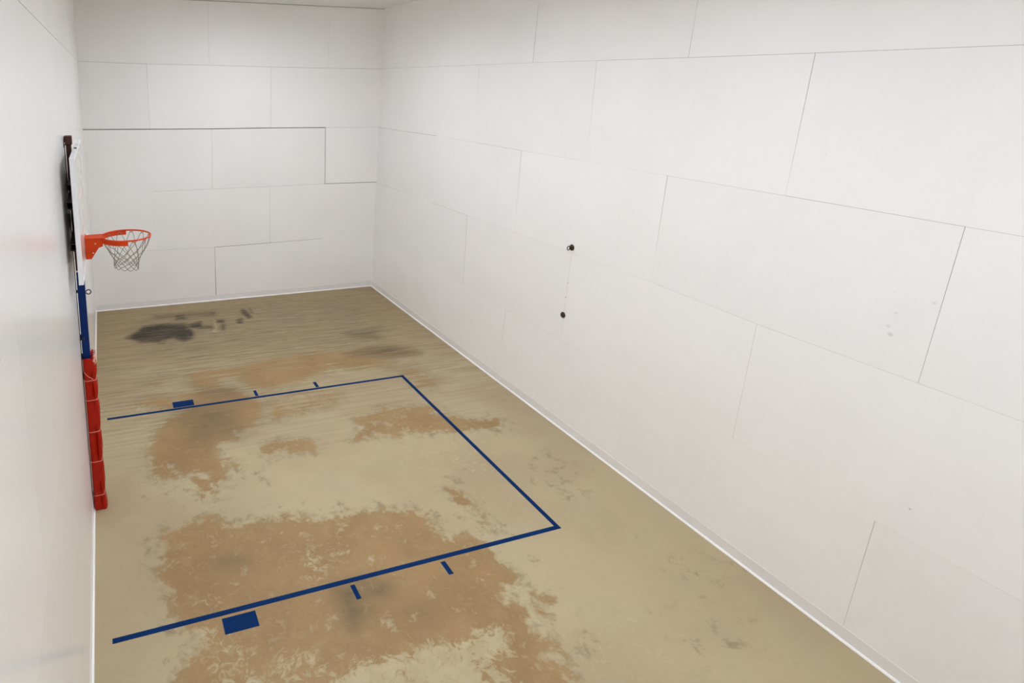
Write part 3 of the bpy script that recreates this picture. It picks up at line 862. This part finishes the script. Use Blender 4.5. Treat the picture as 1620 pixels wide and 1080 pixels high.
for a in hook_a:
    g = Geo()
    c, s = math.cos(a), math.sin(a)
    tx, ty = -s, c
    pts = []
    for t in np.linspace(-1, 1, 9):
        zz = RZ0 - .02 - .055 * (1 - t * t)
        rr = RR0 - .004
        pts.append((RC[0] + rr * c + tx * t * .055, RC[1] + rr * s + ty * t * .055, zz))
    g.tube(pts, .010, 6)
    g.build('net_hook', M_ORANGE, rim, smooth=True)

# net: every cord of it is one knotted piece
net = Geo()
rnd2 = random.Random(3)
levels = [(.61, 9.53, .5), (.51, 9.37, 1.0), (.435, 9.23, 1.5), (.40, 9.11, 2.0), (.385, 9.01, 2.5), (.395, 8.925, 3.0)]


def netpt(k, lev):
    r, z, off = levels[lev]
    a = hook_a[0] + 2 * math.pi * (k + off) / NH - .04 * lev
    jr = random.Random(int((k % NH) * 31 + lev * 7))
    # it hangs slightly towards the free end and lower there
    px = RC[0] + r * math.cos(a) + .0 * lev + jr.uniform(-.012, .012)
    py = RC[1] + r * math.sin(a) + jr.uniform(-.012, .012)
    tilt = -.11 * (px - RC[0]) * (lev + 1) / 5
    return np.array((px - .035 * (lev + 1) / 5, py, z + tilt + jr.uniform(-.015, .015)))


for k in range(NH):
    a = hook_a[k]
    c, s = math.cos(a), math.sin(a)
    base = np.array((RC[0] + (RR0 - .03) * c, RC[1] + (RR0 - .03) * s, 0))
    tang = np.array((-s, c, 0))
    pl, pr = netpt(k - 1, 0), netpt(k, 0)
    arch = []
    for t in np.linspace(-1, 1, 9):
        arch.append(base + tang * t * .06 + np.array((0, 0, RZ0 - .045 - .05 * t * t)))
    left = [arch[0] * (1 - u) + pl * u + np.array((0, 0, -.03 * math.sin(math.pi * u))) + tang * (-.02) * math.sin(math.pi * u) for u in np.linspace(.2, 1, 6)]
    right = [arch[-1] * (1 - u) + pr * u + np.array((0, 0, -.03 * math.sin(math.pi * u))) + tang * .02 * math.sin(math.pi * u) for u in np.linspace(.2, 1, 6)]
    net.tube(left[::-1] + arch + right, .0105, 5)
for lev in range(len(levels) - 1):
    for k in range(NH):
        p0 = netpt(k, lev)
        for dk in (-1, 0):
            p1 = netpt(k + dk, lev + 1)
            mid = (p0 + p1) / 2
            out = mid - np.array((RC[0], RC[1], mid[2])); 
            net.tube([p0, mid + np.array((0, 0, -.008)), p1], .0105, 5)
last = len(levels) - 1
for k in range(NH):                       # bottom scallops
    p0, p1 = netpt(k, last), netpt(k + 1, last)
    pts = [p0 * (1 - u) + p1 * u + np.array((0, 0, -.075 * math.sin(math.pi * u))) for u in np.linspace(0, 1, 7)]
    net.tube(pts, .0105, 5)
for lev in range(len(levels)):
    for k in range(NH):
        p = netpt(k, lev)
        net.tube([p + np.array((0, 0, .018)), p, p - np.array((0, 0, .018))], .017, 6)
net.build('net', M_NET, rim, smooth=True, label='grey knotted cord net')

# ------------------------------------------------------------------ red pad tied around the post
CORDS = [5.06, 4.33, 3.12, 1.95, .59]


def pad_loop(z, grow=0.0, wob=True):
    pts = []
    pinch = min(abs(z - c) for c in CORDS)
    bul = .026 * (1 - math.exp(-(pinch / .16) ** 2)) - .006
    if z < .5: bul += .02 * (0.5 - z) / .5
    x0, x1, y0, y1 = .036, .425 + bul * 1.5, -20.275 - bul, -19.725 + bul
    n = 72
    for i in range(n):
        a = 2 * math.pi * i / n + math.pi / n
        c, s = math.cos(a), math.sin(a)
        e = .40
        px = math.copysign(abs(c) ** e, c); py = math.copysign(abs(s) ** e, s)
        x = (x0 + x1) / 2 + (x1 - x0) / 2 * px
        y = (y0 + y1) / 2 + (y1 - y0) / 2 * py
        # crease down the near face
        if y < -20.1:
            y += .10 * math.exp(-((x - .285 - .02 * math.sin(z * 3)) / .024) ** 2) * min(1, pinch / .15)
        if wob:
            q = .010 * math.sin(z * 9 + i * .9) * math.sin(z * 4.3 + i * .37)
            y += -q if y < -20 else q
            if x > .2: x += q
        pts.append((x + (grow if x > .2 else 0), y + (-grow if y < -20 else grow), z))
    return pts


zs = [.02, .06] + [.06 + (5.78 - .06) * i / 70 for i in range(1, 71)] + [5.86]
loops = [pad_loop(z) for z in zs]
n = len(loops[0])
top = loops[-1]
# torn, uneven upper edge
loops[-1] = [(x, y, z + .035 * math.sin(i * 1.7) + (.07 if x > .3 and y > -20.1 else 0)) for i, (x, y, z) in enumerate(top)]
cx, cy = .168, -20.0
inner = []
for i in range(n):
    a = 2 * math.pi * i / n + math.pi / n
    c, s = math.cos(a), math.sin(a)
    e = .12
    inner.append((cx + .1275 * math.copysign(abs(c) ** e, c), cy + .135 * math.copysign(abs(s) ** e, s), 5.82))
g = Geo()
g.loft([[(x, y, .02) for x, y, z in inner]] + loops + [inner] + [[(x, y, .02) for x, y, z in inner]])
pad = g.build('post_pad', M_PAD, goal, smooth=True, label='creased red vinyl pad tied around the lower post')
for i, z in enumerate(CORDS):
    g = Geo()
    l = pad_loop(z, .006, False)
    g.tube([(x, y, q + .03 * (x - .2) + (.02 if y > -20 else 0)) for x, y, q in l], .0085, 6, True)
    g.build('tie_cord', M_CORD, pad, smooth=True)
g = Geo()
g.tube([(.06, -20.315, 5.42), (.12, -20.335, 5.33), (.2, -20.335, 5.24), (.27, -20.30, 5.17), (.33, -20.33, 5.12)], .007, 6)
g.build('tie_cord', M_CORD, pad, smooth=True)

# ------------------------------------------------------------------ iron fittings on the right wall
def fitting(y, z, r, label, eye):
    t = thing('wall_anchor', label, 'wall anchor', 'iron anchors on the right wall')
    t.location = (20 * F, y * F, z * F)
    g = Geo(); g.lathe((0, 0, 0), 0, [(r, -.001), (r, -.02), (r * .86, -.045), (r * .5, -.062), (r * .15, -.066)], 24)
    g.build('flange', M_IRON, t, smooth=True)
    if eye:
        g = Geo()
        g.tube([(-.05, 0, .0), (-.10, .01, -.01)], .03, 8)
        g.tube([(-.165 + .068 * math.cos(a), .02, -.02 + .085 * math.sin(a)) for a in np.linspace(0, 2 * math.pi, 20, endpoint=False)], .02, 8, True)
        g.build('eye', M_IRON, t, smooth=True)
    else:
        g = Geo(); g.lathe((-.062, 0, 0), 0, [(.035, 0), (.03, -.012), (.01, -.016)], 6)
        g.build('screw_head', M_IRON, t)


fitting(-19.97, 8.30, .135, 'dark iron anchor with a ring eye, upper one on the right wall', True)
fitting(-19.98, 5.21, .135, 'plain round dark iron anchor, lower one on the right wall', False)
for z in (6.71, 6.04):
    g = Geo(); g.lathe((20, -20.0, z), 0, [(.022, -.0005), (.02, -.006), (.008, -.009)], 8)
    g.build('screw', M_RUST, wall_right, smooth=True)
for z in (7.68, 7.52):
    g = Geo(); g.lathe((.0, -.28, z), 0, [(.045, .0005), (.042, .008), (.01, .012)], 8)
    g.build('screw', M_IRON, wall_left, smooth=True)
